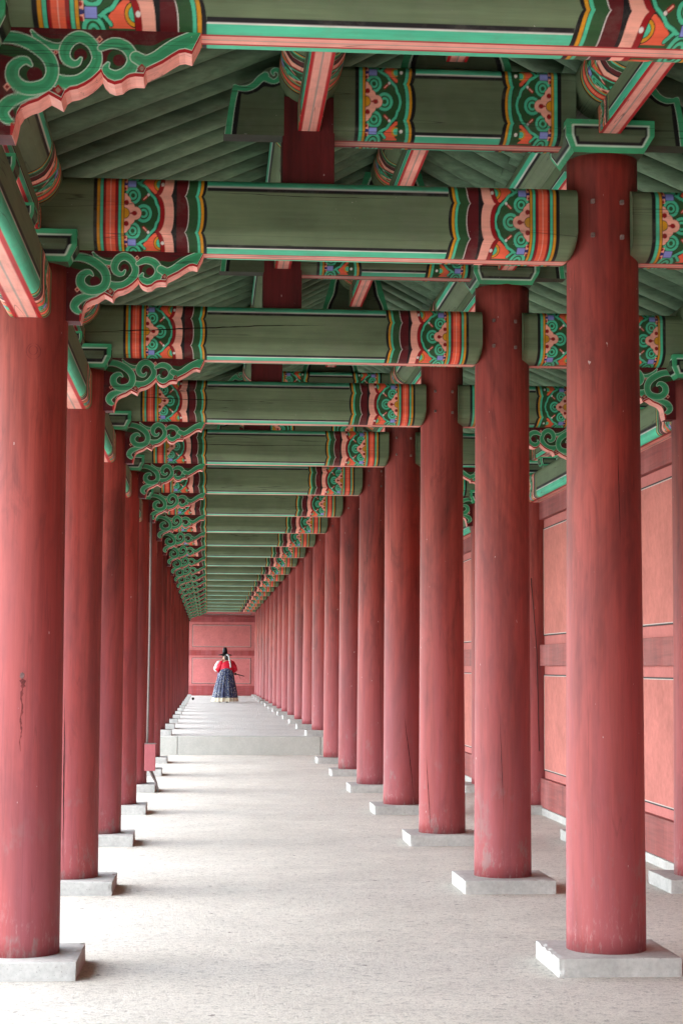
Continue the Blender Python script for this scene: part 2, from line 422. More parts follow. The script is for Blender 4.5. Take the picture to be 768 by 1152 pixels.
# ------------------------------------------------------------------ column-wise board with a painted face
def board_mesh(name, xo, zo, ztop, y0, y1, painter, mat, under, nx=240, nz=80, mirror=None, back=True):
    """board spanning from lower outline (xo,zo) up to ztop(x); faces at y0 (front) and y1"""
    xs = np.unique(np.r_[np.linspace(xo[0], xo[-1], nx), xo]); zl = np.interp(xs, xo, zo); zt = ztop(xs) if callable(ztop) else np.full(len(xs), ztop)
    t = np.linspace(0, 1, nz)[None, :]; Z = zl[:, None]+(zt-zl)[:, None]*t; X = np.repeat(xs[:, None], nz, 1)
    dX = float(np.median(np.diff(xs))); dZ = (zt-zl)[:, None]/(nz-1); C = 0
    for ox_, oy_ in ((-.375, -.125), (.125, -.375), (.375, .125), (-.125, .375)): C = C+painter(X+ox_*dX, Z+oy_*dZ, zl[:, None])
    C = C/4
    n = len(xs); V = []; Cc = []; F = []
    def grid(Yv, flip, base):
        i = np.arange(n-1)[:, None]*nz; k = np.arange(nz-1)[None, :]
        f = np.stack([i+k, i+nz+k, i+nz+k+1, i+k+1], -1).reshape(-1, 4)+base
        return (f[:, ::-1] if flip else f).tolist()
    for j, (Yv, flip) in enumerate(((y0, False), (y1, True))):
        V.append(np.stack([X, np.full(X.shape, Yv), Z], -1).reshape(-1, 3)); Cc.append(C.reshape(-1, 3)); F += grid(Yv, flip, j*n*nz)
    base = 2*n*nz
    und = np.empty((n, 2, 3)); und[:, 0] = np.stack([xs, np.full(n, y0), zl], -1); und[:, 1] = np.stack([xs, np.full(n, y1), zl], -1)
    V.append(und.reshape(-1, 3)); uc = np.tile(under, (2*n, 1)); Cc.append(uc)
    if name == 'scroll_bracket': uc[:2*int(np.sum(xs < bx_(97)))] = MARO
    for i in range(n-1): F.append((base+2*i, base+2*i+1, base+2*i+3, base+2*i+2))
    b2 = base+2*n
    top = np.empty((n, 2, 3)); top[:, 0] = np.stack([xs, np.full(n, y0), zt], -1); top[:, 1] = np.stack([xs, np.full(n, y1), zt], -1)
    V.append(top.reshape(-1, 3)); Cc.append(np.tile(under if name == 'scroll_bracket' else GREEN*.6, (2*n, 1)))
    for i in range(n-1): F.append((b2+2*i, b2+2*i+2, b2+2*i+3, b2+2*i+1))
    V = np.vstack(V); Cc = np.vstack(Cc)
    if mirror is not None:
        V[:, 0] = 2*mirror-V[:, 0]; F = [f[::-1] for f in F]
    return make_mesh(name, V, F, mat, Cc)
# scroll bracket: coordinates of the carving in drawing units u,v ; 1 unit = K metres
KX = .000956
BX0, BZ0 = -.694, 3.472
def bx_(u): return BX0+(u-38)*KX
def bz_(v): return BZ0-(v-40)*KX
OUT = [(-40,402),(98,404),(106,370),(112,335),(125,312),(150,297),(180,286),(200,272),(216,262),(232,270),(257,284),(268,258),(284,246),(310,240),(335,227),(356,212),(372,196),(387,180),(395,198),(410,214),(432,222),(455,216),(472,201),(482,196),(500,192),(528,193),(537,173),(560,161),(590,145),(620,124),(645,108),(665,104),(688,110),(716,52),(722,20)]
OUTs = []
for a, b in zip(OUT, OUT[1:]): OUTs.append(a)
OUTs.append(OUT[-1])
S1 = smooth_pts([(10,88,22),(55,72,18),(110,74,19),(165,97,20),(212,137,20),(226,185,19),(208,226,20),(165,243,20),(124,238,20),(96,210,20),(96,175,19),(118,153,15),(140,149,10),(156,164,3)])
S0 = smooth_pts([(190,258,4),(130,272,13),(84,294,20),(64,325,18),(78,350,13),(104,364,4)])
S2a = smooth_pts([(155,46,2),(175,72,9),(205,91,11),(240,98,10),(262,92,10)])
S2 = smooth_pts([(240,214,20),(275,219,20),(318,212,20),(354,180,18),(373,134,15),(356,86,16),(318,62,18),(284,76,18),(266,108,17),(270,138,14),(290,154,11),(308,152,8),(319,136,3)])
S3 = smooth_pts([(385,98,9),(425,80,16),(468,92,17),(492,132,17),(478,174,20),(442,194,19),(412,186,16),(402,168,10),(410,150,3)])
S4 = smooth_pts([(502,126,18),(535,140,20),(570,128,22),(605,104,24),(640,84,27),(680,68,30),(716,56,32)])
def bracket_paint(X, Z, ZL):
    u = 38+(X-BX0)/KX; v = 40-(Z-BZ0)/KX; ul = 40-(ZL-BZ0)/KX+0*u
    C = np.empty(X.shape+(3,)); C[:] = MARO*.8
    D2 = DKG*.75
    setc(C, stroke_sd(u, v, [(60,112,18),(150,130,20),(190,170,30)]) < 0, D2)
    for (cx, cy, r1, r2) in ((168,196,52,26),(318,124,46,22),(446,138,40,20)):
        r = np.hypot(u-cx, v-cy); setc(C, r < r1, D2); setc(C, r < r2, MARO*.8)
    for pts in ([(245,170,16),(290,185,18),(330,165,18)], [(505,96,14),(560,98,14),(610,72,14),(650,58,10)], [(120,318,20),(170,285,12),(215,270,5)], [(175,62,6),(215,78,8),(250,76,6)]):
        setc(C, stroke_sd(u, v, smooth_pts(pts)) < 0, D2)
    for P in (S2, S3, S1):      # painted darker shade band inside each curl
        setc(C, (stroke_sd(u, v, P) < 7) & (np.minimum.reduce([np.hypot(u-168, v-196)-60, np.hypot(u-318, v-124)-54, np.hypot(u-446, v-138)-48]) < 0), BLK*.4+DKG*.3)
    for P in (S0, S2a, S2, S3, S4, S1):
        sd = stroke_sd(u, v, P)-1.5; setc(C, sd < 2.4, OUTL); setc(C, sd < -1.0, SCG); setc(C, sd < -13.5, SCG*.78)
    setc(C, (u > 560) & (v > 60) & (v < 125) & (u+v*.5 > 640) & (v > 150-(u-560)*.6), SCG)
    for (cx, cy, s, c2) in ((380,68,13,CRIM),(236,117,9,CRIM),(78,240,15,CRIM),(246,246,20,TAN),(522,164,17,TAN)):
        d = np.abs(u-cx)*1.1+np.abs(v-cy); setc(C, d < s, SALM if c2 is CRIM else CRIM); setc(C, d < s*.55, c2)
    g = ul-v                       # height above the lower edge
    edge = (u > 104)
    setc(C, edge & (g < 15), OUTL); setc(C, edge & (g < 12), RED); setc(C, (u > 92) & (u < 106) & (v > 362), RED)
    return C
xo = [bx_(a) for a, b in OUTs]; zo = [bz_(b) for a, b in OUTs]
ME_BRL = board_mesh('scroll_bracket', xo, zo, 3.525, -.06, .055, bracket_paint, M_PX, PINK, 300, 110)
ME_BRR = board_mesh('scroll_bracket', xo, zo, 3.525, -.06, .055, bracket_paint, M_PX, PINK, 300, 110, mirror=XC)

# overhanging carved end of the upper beam
def ox(u): return .055+(u-68)*.00086
def oz(v): return 4.06+(508-v)*.00086
TOPO = [(60,506),(70,470),(112,208),(150,222),(185,216),(222,192),(250,160),(275,138),(300,118),(335,104),(375,110),(398,140),(430,150),(470,150)]
def end_top(xs): return np.maximum(np.interp(xs, [ox(a) for a, b in TOPO], [oz(b) for a, b in TOPO]), 4.0605)
TE1 = smooth_pts([(86,508,17),(104,350,17),(126,232,17)]); TE2 = smooth_pts([(126,232,13),(185,238,15),(232,216,17),(264,182,19),(296,158,20)])
TE3 = smooth_pts([(296,172,18),(345,192,12),(380,168,14),(382,138,14),(358,122,12),(336,134,9),(344,152,4)])
BE1 = smooth_pts([(116,508,18),(134,350,18),(150,258,14),(190,258,16),(240,240,16),(284,206,18),(340,212,14),(385,195,12)])
def up_end_paint(X, Z, ZL):
    u = 68+(X-.055)/.00086; v = 508-(Z-4.06)/.00086
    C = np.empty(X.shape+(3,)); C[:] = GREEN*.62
    setc(C, stroke_sd(u, v, BE1) < 0, BLK)
    for P in (TE1, TE2, TE3):
        sd = stroke_sd(u, v, P); setc(C, sd < 3.5, OUTL)
    for P in (TE1, TE2, TE3): setc(C, stroke_sd(u, v, P) < 0, SCG)
    return C
xo2 = [ox(60), ox(68), .345]; zo2 = [4.06, 4.06, 4.06]
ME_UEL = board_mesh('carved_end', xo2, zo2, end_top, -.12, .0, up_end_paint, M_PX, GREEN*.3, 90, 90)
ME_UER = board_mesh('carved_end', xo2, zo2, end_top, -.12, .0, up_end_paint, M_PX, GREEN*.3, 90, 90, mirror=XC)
# trapezoid ridge board
def trap_paint(X, Z, ZL):
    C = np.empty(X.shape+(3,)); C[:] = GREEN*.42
    hw = .285-.10*np.clip((Z-4.43)/.33, 0, 1); d = np.minimum(hw-np.abs(X-XC), np.maximum(4.80-Z, 0))
    d = d+.006*np.sin((Z-4.43)*30)
    setc(C, d < .075, BLK); setc(C, d < .048, OUTL); setc(C, d < .041, SCG*.8); return C
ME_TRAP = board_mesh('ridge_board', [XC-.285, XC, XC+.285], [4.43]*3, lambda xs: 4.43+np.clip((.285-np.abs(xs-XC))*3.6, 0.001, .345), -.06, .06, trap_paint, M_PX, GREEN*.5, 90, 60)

# block capital
def cap_mesh(name, hw, h, k=1.0):
    V = []; Cc = []; F = []; nu, nw = 44, 22
    lev = np.linspace(0, 1, nw)
    hwv = np.where(lev > .5, hw, hw*(.80+.20*(lev/.5)))
    for a in range(4):
        ca, sa = [(1,0),(0,1),(-1,0),(0,-1)][a]
        base = len(V)
        for i in range(nu):
            u = -1+2*i/(nu-1)
            for j in range(nw):
                x, y = u*hwv[j], -hwv[j]
                V.append((x*ca-y*sa, x*sa+y*ca, h*lev[j]))
                d = min(hwv[j]-abs(x), h*(1-lev[j])+.0, h*lev[j])/k
                Cc.append(SCG if d < .026 else OUTL if d < .032 else BLK if d < .05 else GREEN*.6)
        for i in range(nu-1):
            for j in range(nw-1):
                F.append((base+i*nw+j, base+(i+1)*nw+j, base+(i+1)*nw+j+1, base+i*nw+j+1))
    b = len(V)
    for z, hh in ((0, hwv[0]), (h, hw)):
        for x, y in ((-1,-1),(1,-1),(1,1),(-1,1)): V.append((x*hh, y*hh, z)); Cc.append(GREEN*.6)
    F.append((b+3, b+2, b+1, b)); F.append((b+4, b+5, b+6, b+7))
    return make_mesh(name, V, F, M_PX, np.array(Cc))
ME_CAP = cap_mesh('capital', .22, .155); ME_CAPL = cap_mesh('capital', .23, .15); ME_SORO = cap_mesh('bearing_block', .085, .085, .5)

# ------------------------------------------------------------------ lengthwise members (local x along the bay, 0..S)
def long_color(s, q, ymap, units, L, length, lines=True, scale=1.0):
    def fn(X, kk):
        C = np.empty(X.shape+(3,)); C[:] = GREEN
        y = yy(ymap(s), kk); qq = q[kk]; face = qq > 5
        if lines: mid_lines(C, y, face & (X > L*.9) & (X < length-L*.9), ((285, 316, BLK), (316, 326, WHT), (326, 440, TEAL)))
        for x0, sg in ((.19, 1), (length-.19, -1)):
            u = 65+(X-x0)*sg/(L-.19)*625 if True else 0
            end_main(C, u, y, face & (np.abs(X-x0) < L-.19+.03))
        pink_bottom(C, qq, ~face); return C
    return fn
def long_mesh(name, hw, zt, zb, hf, L=.52, fine=.006, r=.02):
    pts, s, q, _ = section(hw, zt, zt-r, zb+r, zb, hf, (4, 34, 10, 8), 1)
    fn = long_color(s, q, lambda t: 60+365*t, 1, L, S)
    return loft_mesh(name, dens(.0, S, [(.17, L+.03), (S-L-.03, S-.17)], fine, .2), pts, fn, M_PY, axis='Y')
ME_LINT = long_mesh('lintel', .105, 3.385, 3.115, .066, .74, .005, .045)
ME_STRIPE = long_mesh('under_strip', .055, 3.655, 3.535, .048, .45)
ME_STRIPM = long_mesh('under_strip', .056, 4.235, 4.086, .052, .45)
ME_STRIPR = long_mesh('under_strip', .056, 4.63, 4.48, .052, .45)
def purlin_mesh(zc, R=.152):
    K = 150; a = np.linspace(0, 2*math.pi, K, endpoint=False); pts = np.stack([R*np.cos(a), zc+R*np.sin(a)], -1)
    def fn(X, kk):
        C = np.empty(X.shape+(3,)); C[:] = GREEN*.9
        ang = a[kk]+SUB['y']*(a[1]-a[0]); y = 232+((ang-1.5*math.pi)*R/.00132)
        side = np.abs(((ang-1.5*math.pi+math.pi) % (2*math.pi))-math.pi)
        m = (X > .78) & (X < S-.78)
        setc(C, m & (np.abs(side-1.15) < .06), BLK); setc(C, m & (np.abs(side-1.26) < .03), WHT); setc(C, m & (np.abs(side-1.42) < .13), TEAL)
        for x0, sg in ((.24, 1), (S-.24, -1)):
            end_main(C, 65+(X-x0)*sg/.56*625, y, np.abs(X-x0) < .6)
        return C
    return loft_mesh('purlin', dens(0, S, [(.22, .82), (S-.82, S-.22)], .006, .25), pts, fn, M_PY, axis='Y')
ME_PE = purlin_mesh(3.80); ME_PM = purlin_mesh(4.372); ME_PR = purlin_mesh(4.765)

# ------------------------------------------------------------------ columns
def column_mesh(name, r0, r1, z1, seed):
    rg = random.Random(seed); n = 48; prof = 40; V = []; F = []
    ph = [rg.uniform(0, 6.28) for _ in range(6)]
    for j in range(prof+1):
        t = j/prof; z = z1*t
        r = r0+(r1-r0)*t+.0035*math.sin(3.1*t+ph[0])
        ox_, oy_ = .003*math.sin(2.2*t+ph[1]), .003*math.sin(2.7*t+ph[2])
        for k in range(n):
            a = 2*math.pi*k/n
            rr = r*(1+.004*math.sin(3*a+ph[3]+1.5*t)+.003*math.sin(7*a+ph[4]))
            V.append((ox_+rr*math.cos(a), oy_+rr*math.sin(a), z))
    for j in range(prof):
        for k in range(n): F.append((j*n+k, j*n+(k+1)%n, (j+1)*n+(k+1)%n, (j+1)*n+k))
    F.append(tuple(range(n))[::-1]); F.append(tuple(prof*n+k for k in range(n)))
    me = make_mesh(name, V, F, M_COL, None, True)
    me.polygons[len(F)-1].use_smooth = False; me.polygons[len(F)-2].use_smooth = False
    return me
PH = .088
def base_z(n): return ZP if n >= 7 else 0.0
CM = {}
def col_mesh(kind, n):
    key = (kind, n % 4, n >= 7)
    if key not in CM:
        z1 = (4.02 if kind == 'M' else 3.40)-base_z(n)-PH
        CM[key] = column_mesh('shaft', .190, .180 if kind == 'M' else .184, z1, hash(key[1]*3+len(CM)) % 997)
    return CM[key]
from mathutils import noise as mnoise
ME_PLS = []
for q in range(5):
    bm = bmesh.new(); add_box(bm, -.297, .297, -.297, .297, -.06, PH, jit=.003)
    bmesh.ops.subdivide_edges(bm, edges=bm.edges[:], cuts=22, use_grid_fill=True)
    for v in bm.verts:
        ex, ey, ez = abs(v.co.x) > .29, abs(v.co.y) > .29, abs(v.co.z-PH) < .002
        e = ex+ey+ez; p = v.co*9+Vector((q*7.3, 0, 0)); nz = mnoise.fractal(p, 1, 2, 4)
        k = (.0035 if e >= 2 else .0012); chip = max(0, mnoise.noise(v.co*16+Vector((q*3.1, 5, 2)))-.28)*.045 if e >= 2 else 0
        d = Vector((v.co.x/.3 if ex else 0, v.co.y/.3 if ey else 0, 1 if ez else 0))
        if e: v.co += d.normalized()*(k*nz-(.003 if e >= 2 else 0)-chip)
    ME_PLS.append(bm_mesh('plinth_stone', bm, M_STONE))
bm = bmesh.new(); add_box(bm, -.009, .009, -.02, .006, -.010, .010, bev=.002)
ME_PEG = bm_mesh('peg', bm, mat_plain('weathered peg wood', (.22,.15,.13), .3, 20, .8, .2))

def colname(n, row):
    if n < 0: return {'L': 'red timber column nearest the camera on the left, beside the view', 'M': 'red timber column nearest the camera on the right, beside the view', 'R': 'red wall column nearest the camera, beside the view'}[row]
    o = ORD[n+1]
    if row == 'L':
        if n == 0: return 'thick red column filling the left edge, with a dark knot and dribble'
        if n == 4: return 'fifth red column of the left row, the one carrying the grey conduit'
        return f'round red column, {o} from the front in the left row'
    if row == 'M':
        if n == 0: return 'tallest and nearest red column in the right row, four pegs near top'
        return f'tall round red column with pegs, {o} from the front in the right row'
    if n == 1: return 'red column at the right edge, half sunk in the red wall'
    return f'red column half sunk in the side wall, {o} bay back'
def plname(n, row):
    r = {'L': 'left row', 'M': 'right row', 'R': 'row along the side wall'}[row]
    if n < 0: return f'square pale plinth stone beside the view, nearest of the {r}'
    return f'square pale granite plinth under the {ORD[n+1]} column of the {r}'

for n in range(-1, NMAX+1):
    Y = Y0+n*S; zb = base_z(n)
    for row, X in (('L', XL), ('M', XM), ('R', XR)):
        g = {'L': 'columns of the left row', 'M': 'columns of the right row', 'R': 'columns along the side wall'}[row]
        c = empty('timber_column', (X, Y, zb+PH), colname(n, row), 'column', g)
        c['kind'] = 'thing'
        sh = mesh_obj('shaft', col_mesh(row, n), c); sh.rotation_euler.z = (n*1.7 + (0 if row == 'L' else 2.1)) % 6.28
        top = (4.0 if row == 'M' else 3.39)
        cp = mesh_obj('capital', ME_CAP if row == 'M' else ME_CAPL, c, (0, 0, top-zb-PH))
        if row == 'M':
            for dx, z in ((-.082, 3.755), (.062, 3.75), (-.082, 3.585), (.062, 3.575)):
                y = -math.sqrt(.1815**2-dx*dx)
                mesh_obj('peg', ME_PEG, c, (dx, y-.002, z-zb-PH))
        p = mesh_obj('plinth_stone', ME_PLS[(n*2+'LMR'.index(row)) % 5], None, (X, Y, zb)); p.rotation_euler.z = random.uniform(-.008, .008)
        tag(p, plname(n, row), 'plinth', 'plinth stones of the '+{'L': 'left row', 'M': 'right row', 'R': 'wall row'}[row], 'thing')
    nm = 'topmost, nearest' if n < 0 else None
    o = 'cut off by the top edge of the photo' if n < 0 else f'{ORD[n+2]} from the front'
    def beam(name, me, label, cat, group):
        b = mesh_obj(name, me, None, (0, Y, 0)); return tag(b, label, cat, group, 'thing')
    def lab(base, n):
        return f'{base}, cut by the top edge' if n < 0 else f'{base}, {ORD[n+2]} from the front'
    beam('cross_beam', ME_MAIN, lab('long green cross beam with painted ends over the walkway', n), 'beam', 'cross beams over the walkway')
    beam('aisle_beam', ME_AISLE, lab('short green cross beam from right column row to wall row', n), 'beam', 'short beams over the side aisle')
    beam('scroll_bracket', ME_BRL, lab('green cloud scroll bracket with pink edge on the left row', n), 'bracket', 'scroll brackets of the left row')
    beam('scroll_bracket', ME_BRR, lab('green cloud scroll bracket on the wall row', n), 'bracket', 'scroll brackets of the wall row')
    ub = empty('upper_beam', (XC, Y, 4.06), lab('high short green beam with flower ends above the cross beams', n), 'beam', 'high upper beams'); ub['kind'] = 'thing'
    for nm2, me in (('beam_body', ME_UP), ('carved_end', ME_UEL), ('carved_end', ME_UER)): mesh_obj(nm2, me, ub, (-XC, 0, -4.06))
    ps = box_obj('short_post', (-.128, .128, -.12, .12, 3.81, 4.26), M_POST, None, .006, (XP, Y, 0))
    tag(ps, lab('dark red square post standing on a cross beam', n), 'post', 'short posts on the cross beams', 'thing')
    beam('ridge_board', ME_TRAP, lab('dark trapezoid board with green border holding the ridge', n), 'board', 'trapezoid ridge boards')

# marks on single columns and beams that the photo shows
def find(n, cat, X):
    for o in COL.objects:
        if o.get('category') == cat and o.parent is None and abs(o.location.y-(Y0+n*S)) < .01 and (X is None or abs(o.location.x-X) < .01): yield o
def wrap_patch(name, outline_rows, R_, mat, parent, z_off, a0=-math.pi/2):
    """thin patch following a column: rows of (z, x_left, x_right) measured along the front"""
    V = []; F = []; m = 6
    for z, xa, xb in outline_rows:
        for k in range(m+1):
            a = a0+(xa+(xb-xa)*k/m)/R_; V.append((R_*math.cos(a), R_*math.sin(a), z-z_off))
    for j in range(len(outline_rows)-1):
        for k in range(m): F.append((j*(m+1)+k, j*(m+1)+k+1, (j+1)*(m+1)+k+1, (j+1)*(m+1)+k))
    return mesh_obj(name, make_mesh(name, V, F, mat, None, True), parent)
M_DRIP = mat_plain('rust red dribble', (.17, .034, .032), .3, 30, .7, .3); M_CRK = mat_plain('open drying crack', (.012, .008, .007), .2, 20, .9, .1)
M_KNOT = mat_plain('dark knot', (.17, .10, .095), .4, 60, .8, .5)
rq = random.Random(11)
L1 = next(find(0, 'column', XL)); zo_ = L1.location.z
rows = []
for i in range(40):
    z = 1.385-.34*i/39; wdt = (.026 if i < 5 else .013-.009*i/39)*rq.uniform(.35, 1.3)*(1 if i else .2); c = .010+.003*math.sin(i*.5)-.004*i/39+rq.uniform(-.002, .002)
    rows.append((z, c-wdt*.5, c+wdt*.5))
wrap_patch('paint_dribble', rows, .1905, M_DRIP, L1, zo_)
rows = [(1.40+.015*math.cos(math.pi*i/10), .008-.012*math.sin(math.pi*i/10)*rq.uniform(.7, 1.2), .008+.011*math.sin(math.pi*i/10)*rq.uniform(.7, 1.2)) for i in range(11)]
wrap_patch('knot', rows, .1918, M_KNOT, L1, zo_)
for (zc, xc, rr) in ((2.95, .03, .034), (2.955, .028, .020)):
    for sg in (-1, 1):
        rows = [(zc+rr*1.1*math.cos(math.pi*i/12), xc+sg*(rr*math.sin(math.pi*i/12))-.0016, xc+sg*(rr*math.sin(math.pi*i/12))+.0016) for i in range(13)]
        wrap_patch('knot', rows, .1872, M_DRIP, L1, zo_)
def crack_rows(z0, z1, x0, x1, w, k=26):
    out = []; j = 0
    for i in range(k):
        t = i/(k-1); j += rq.uniform(-.0012, .0012); ww = w*math.sin(math.pi*min(max(t, .03), .97))*rq.uniform(.7, 1.2)
        x = x0+(x1-x0)*t+j; out.append((z0+(z1-z0)*t, x-ww*.5, x+ww*.5))
    return out
for n, X, z0, z1, x0, x1, w in ((1, XL, 1.3, .12, -.035, -.02, .006), (3, XM, 1.0, .14, .0, .11, .006), (2, XM, .75, .10, -.17, -.12, .005), (0, XM, 2.6, 2.05, .03, .035, .003), (1, XM, 1.2, .5, -.05, -.03, .003), (4, XM, 1.6, .4, .05, .08, .004)):
    c = next(find(n, 'column', X)); wrap_patch('drying_crack', crack_rows(z0, z1, x0, x1, w), .1912 if z0 < 2 else .189, M_CRK, c, c.location.z)
def beam_crack(n, pts, w):
    b = [o for o in COL.objects if o.name.startswith('cross_beam') and abs(o.location.y-(Y0+n*S)) < .01][0]
    V = []; F = []; P = smooth_pts([(x, z, w) for x, z in pts], 10)
    for i, p in enumerate(P):
        ww = w*math.sin(math.pi*min(max(i/(len(P)-1), .04), .8)/.8 if i/(len(P)-1) < .4 else math.pi*(.5+.5*min((i/(len(P)-1)-.4)/.6, .97)))*rq.uniform(.6, 1.2); dz = rq.uniform(-.002, .002)
        V += [(p[0], -.1968, p[1]+dz-ww/2), (p[0], -.1968, p[1]+dz+ww/2)]
    for i in range(len(P)-1): F.append((2*i, 2*i+2, 2*i+3, 2*i+1))
    mesh_obj('drying_crack', make_mesh('drying_crack', V, F, M_CRK), b)
beam_crack(1, [(-.85, 3.617), (-.45, 3.640), (-.05, 3.662), (.36, 3.685), (.75, 3.695)], .008)
beam_crack(2, [(-.70, 3.665), (-.27, 3.650), (.05, 3.645), (.4, 3.640)], .006)
beam_crack(3, [(-.2, 3.66), (.4, 3.655), (1.3, 3.665)], .006)
beam_crack(0, [(.0, 3.745), (.5, 3.735), (.9, 3.738)], .003)

# lintels per bay
for n in range(-1, NMAX+1):
    Y = Y0+n*S
    for side, X in (('left', XL), ('wall', XR)):
        o = mesh_obj('lintel', ME_LINT, None, (X, Y-S, 0))
        if n == -1 : pass
        lb = f'painted green lintel between columns of the {side} row, ' + ('nearest bay, beside the view' if n < 0 else f'ending at the {ORD[n+1]} column')
        tag(o, lb, 'lintel', f'lintels of the {side} row', 'thing')
        for k in range(3):
            b = mesh_obj('bearing_block', ME_SORO, o, (0, S*(.25+.25*k), 3.418))
            mesh_obj('block_seat', bpy.data.meshes.get('block_seat') or (lambda: (lambda bm_: (add_box(bm_, -.05, .05, -.06, .06, 3.38-3.418, .002), bm_mesh('block_seat', bm_, M_RAFT))[1])(bmesh.new()))(), b)

# ------------------------------------------------------------------ roof
roof = empty('tiled_roof', (XC, Y0-3*S, 4.9), 'long gabled roof of green round rafters and painted purlins over the gallery', 'roof'); roof['kind'] = 'thing'
RO = Vector(roof.location)
def rpart(name, me, loc=(0, 0, 0), **kw):
    o = mesh_obj(name, me, roof, Vector(loc)-RO); return o
for n in range(-8, NMAX+1):
    Y = Y0+n*S
    for X, mp_, ms in ((XL, ME_PE, ME_STRIPE), (XR, ME_PE, ME_STRIPE), (XP, ME_PM, ME_STRIPM), (XM-.004, ME_PM, ME_STRIPM), (XC, ME_PR, ME_STRIPR)):
        p = rpart('purlin', mp_, (X, Y, 0)); mesh_obj('under_strip', ms, p)
RR = .069
def raft_pts(side, level):
    m = (lambda x: x) if side < 0 else (lambda x: 2*XC-x)
    if level == 0:
        zA, zB = 3.952+RR, 4.524+RR; sl = (zB-zA)/(XP-XL)
        x0, x1 = -2.75, XP+.10
        return (m(x0), zA+(x0-XL)*sl), (m(x1), zA+(x1-XL)*sl)
    zB, zC = 4.524+RR, 4.917+RR; sl = (zC-zB)/(XC-XP)
    return (m(XP-.12), zB-.12*sl), (m(XC+.03), zC+.03*sl)
YS, YE = Y0-8*S, YW+.1
allr = []
npb = 11
k = 0; y = YS+.1
while y < YE:
    for side in (-1, 1):
        for lv in (0, 1):
            allr.append((y+(lv*.5)*S/npb, side, lv))
    y += S/npb
vis = [r for r in allr if r[0] > 5.2 and (r[1] < 0 or r[0] > 6.5)]
vis.sort(key=lambda r: (r[0]+(6 if r[1] > 0 and r[2] == 1 else 0)))
near = set(vis[:100])
rmesh = {}
def raft_bm(bm, y, side, lv, rg):
    (xa, za), (xb, zb) = raft_pts(side, lv)
    dy = rg.uniform(-.012, .012); r = RR*rg.uniform(.88, 1.10)
    pts = [(xa+(xb-xa)*t, y+dy+.004*math.sin(5*t+y), za+(zb-za)*t) for t in (0, .25, .5, .75, 1)]
    add_tube(bm, pts, [r*1.04, r*1.0, r, r*.97, r*.95], 14)
rg = random.Random(3)
rest = bmesh.new()
for (y, side, lv) in allr:
    if (y, side, lv) in near:
        bm = bmesh.new(); raft_bm(bm, 0, side, lv, rg); me = bm_mesh('rafter', bm, M_RAFT); rpart('rafter', me, (0, y, 0))
    else: raft_bm(rest, y, side, lv, rg)
o = rpart('far_rafters', bm_mesh('far_rafters', rest, M_RAFT)); o['kind'] = 'stuff'
bmb = bmesh.new(); bmt = bmesh.new()
for side in (-1, 1):
    for lv in (0, 1):
        (xa, za), (xb, zb) = raft_pts(side, lv)
        if lv == 0:
            q = (XP if side < 0 else 2*XC-XP); t = (q-xa)/(xb-xa); xb, zb = q, za+(zb-za)*t
        else: xb = XC; (xa2, za2) = (XP if side < 0 else 2*XC-XP, 4.524+RR); xa, za = xa2, za2
        o1, o2, o3 = RR+.012, RR+.04, RR+.20
        for bmx, a_, b_ in ((bmb, o1, o2), (bmt, o2+.003, o3)):
            V = [bmx.verts.new(p) for p in [(xa, YS, za+a_), (xb, YS, zb+a_), (xb, YE, zb+a_), (xa, YE, za+a_), (xa, YS, za+b_), (xb, YS, zb+b_), (xb, YE, zb+b_), (xa, YE, za+b_)]]
            for f in ((0,1,2,3),(4,5,6,7),(0,1,5,4),(1,2,6,5),(2,3,7,6),(3,0,4,7)): bmx.faces.new([V[i] for i in f])
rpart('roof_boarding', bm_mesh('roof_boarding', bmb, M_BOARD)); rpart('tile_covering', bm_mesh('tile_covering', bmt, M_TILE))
# lime plaster filling between rafters on top of the purlins
bm = bmesh.new()
for X, z0 in ((XL-.05, 3.93), (XR+.05, 3.93), (XP-.07, 4.48), (XM+.07, 4.48), (XC-.10, 4.86), (XC+.10, 4.86)):
    add_box(bm, X-.012, X+.012, YS+.05, YE-.05, z0, z0+.16)
rpart('plaster_filling', bm_mesh('plaster_filling', bm, M_PLAW))

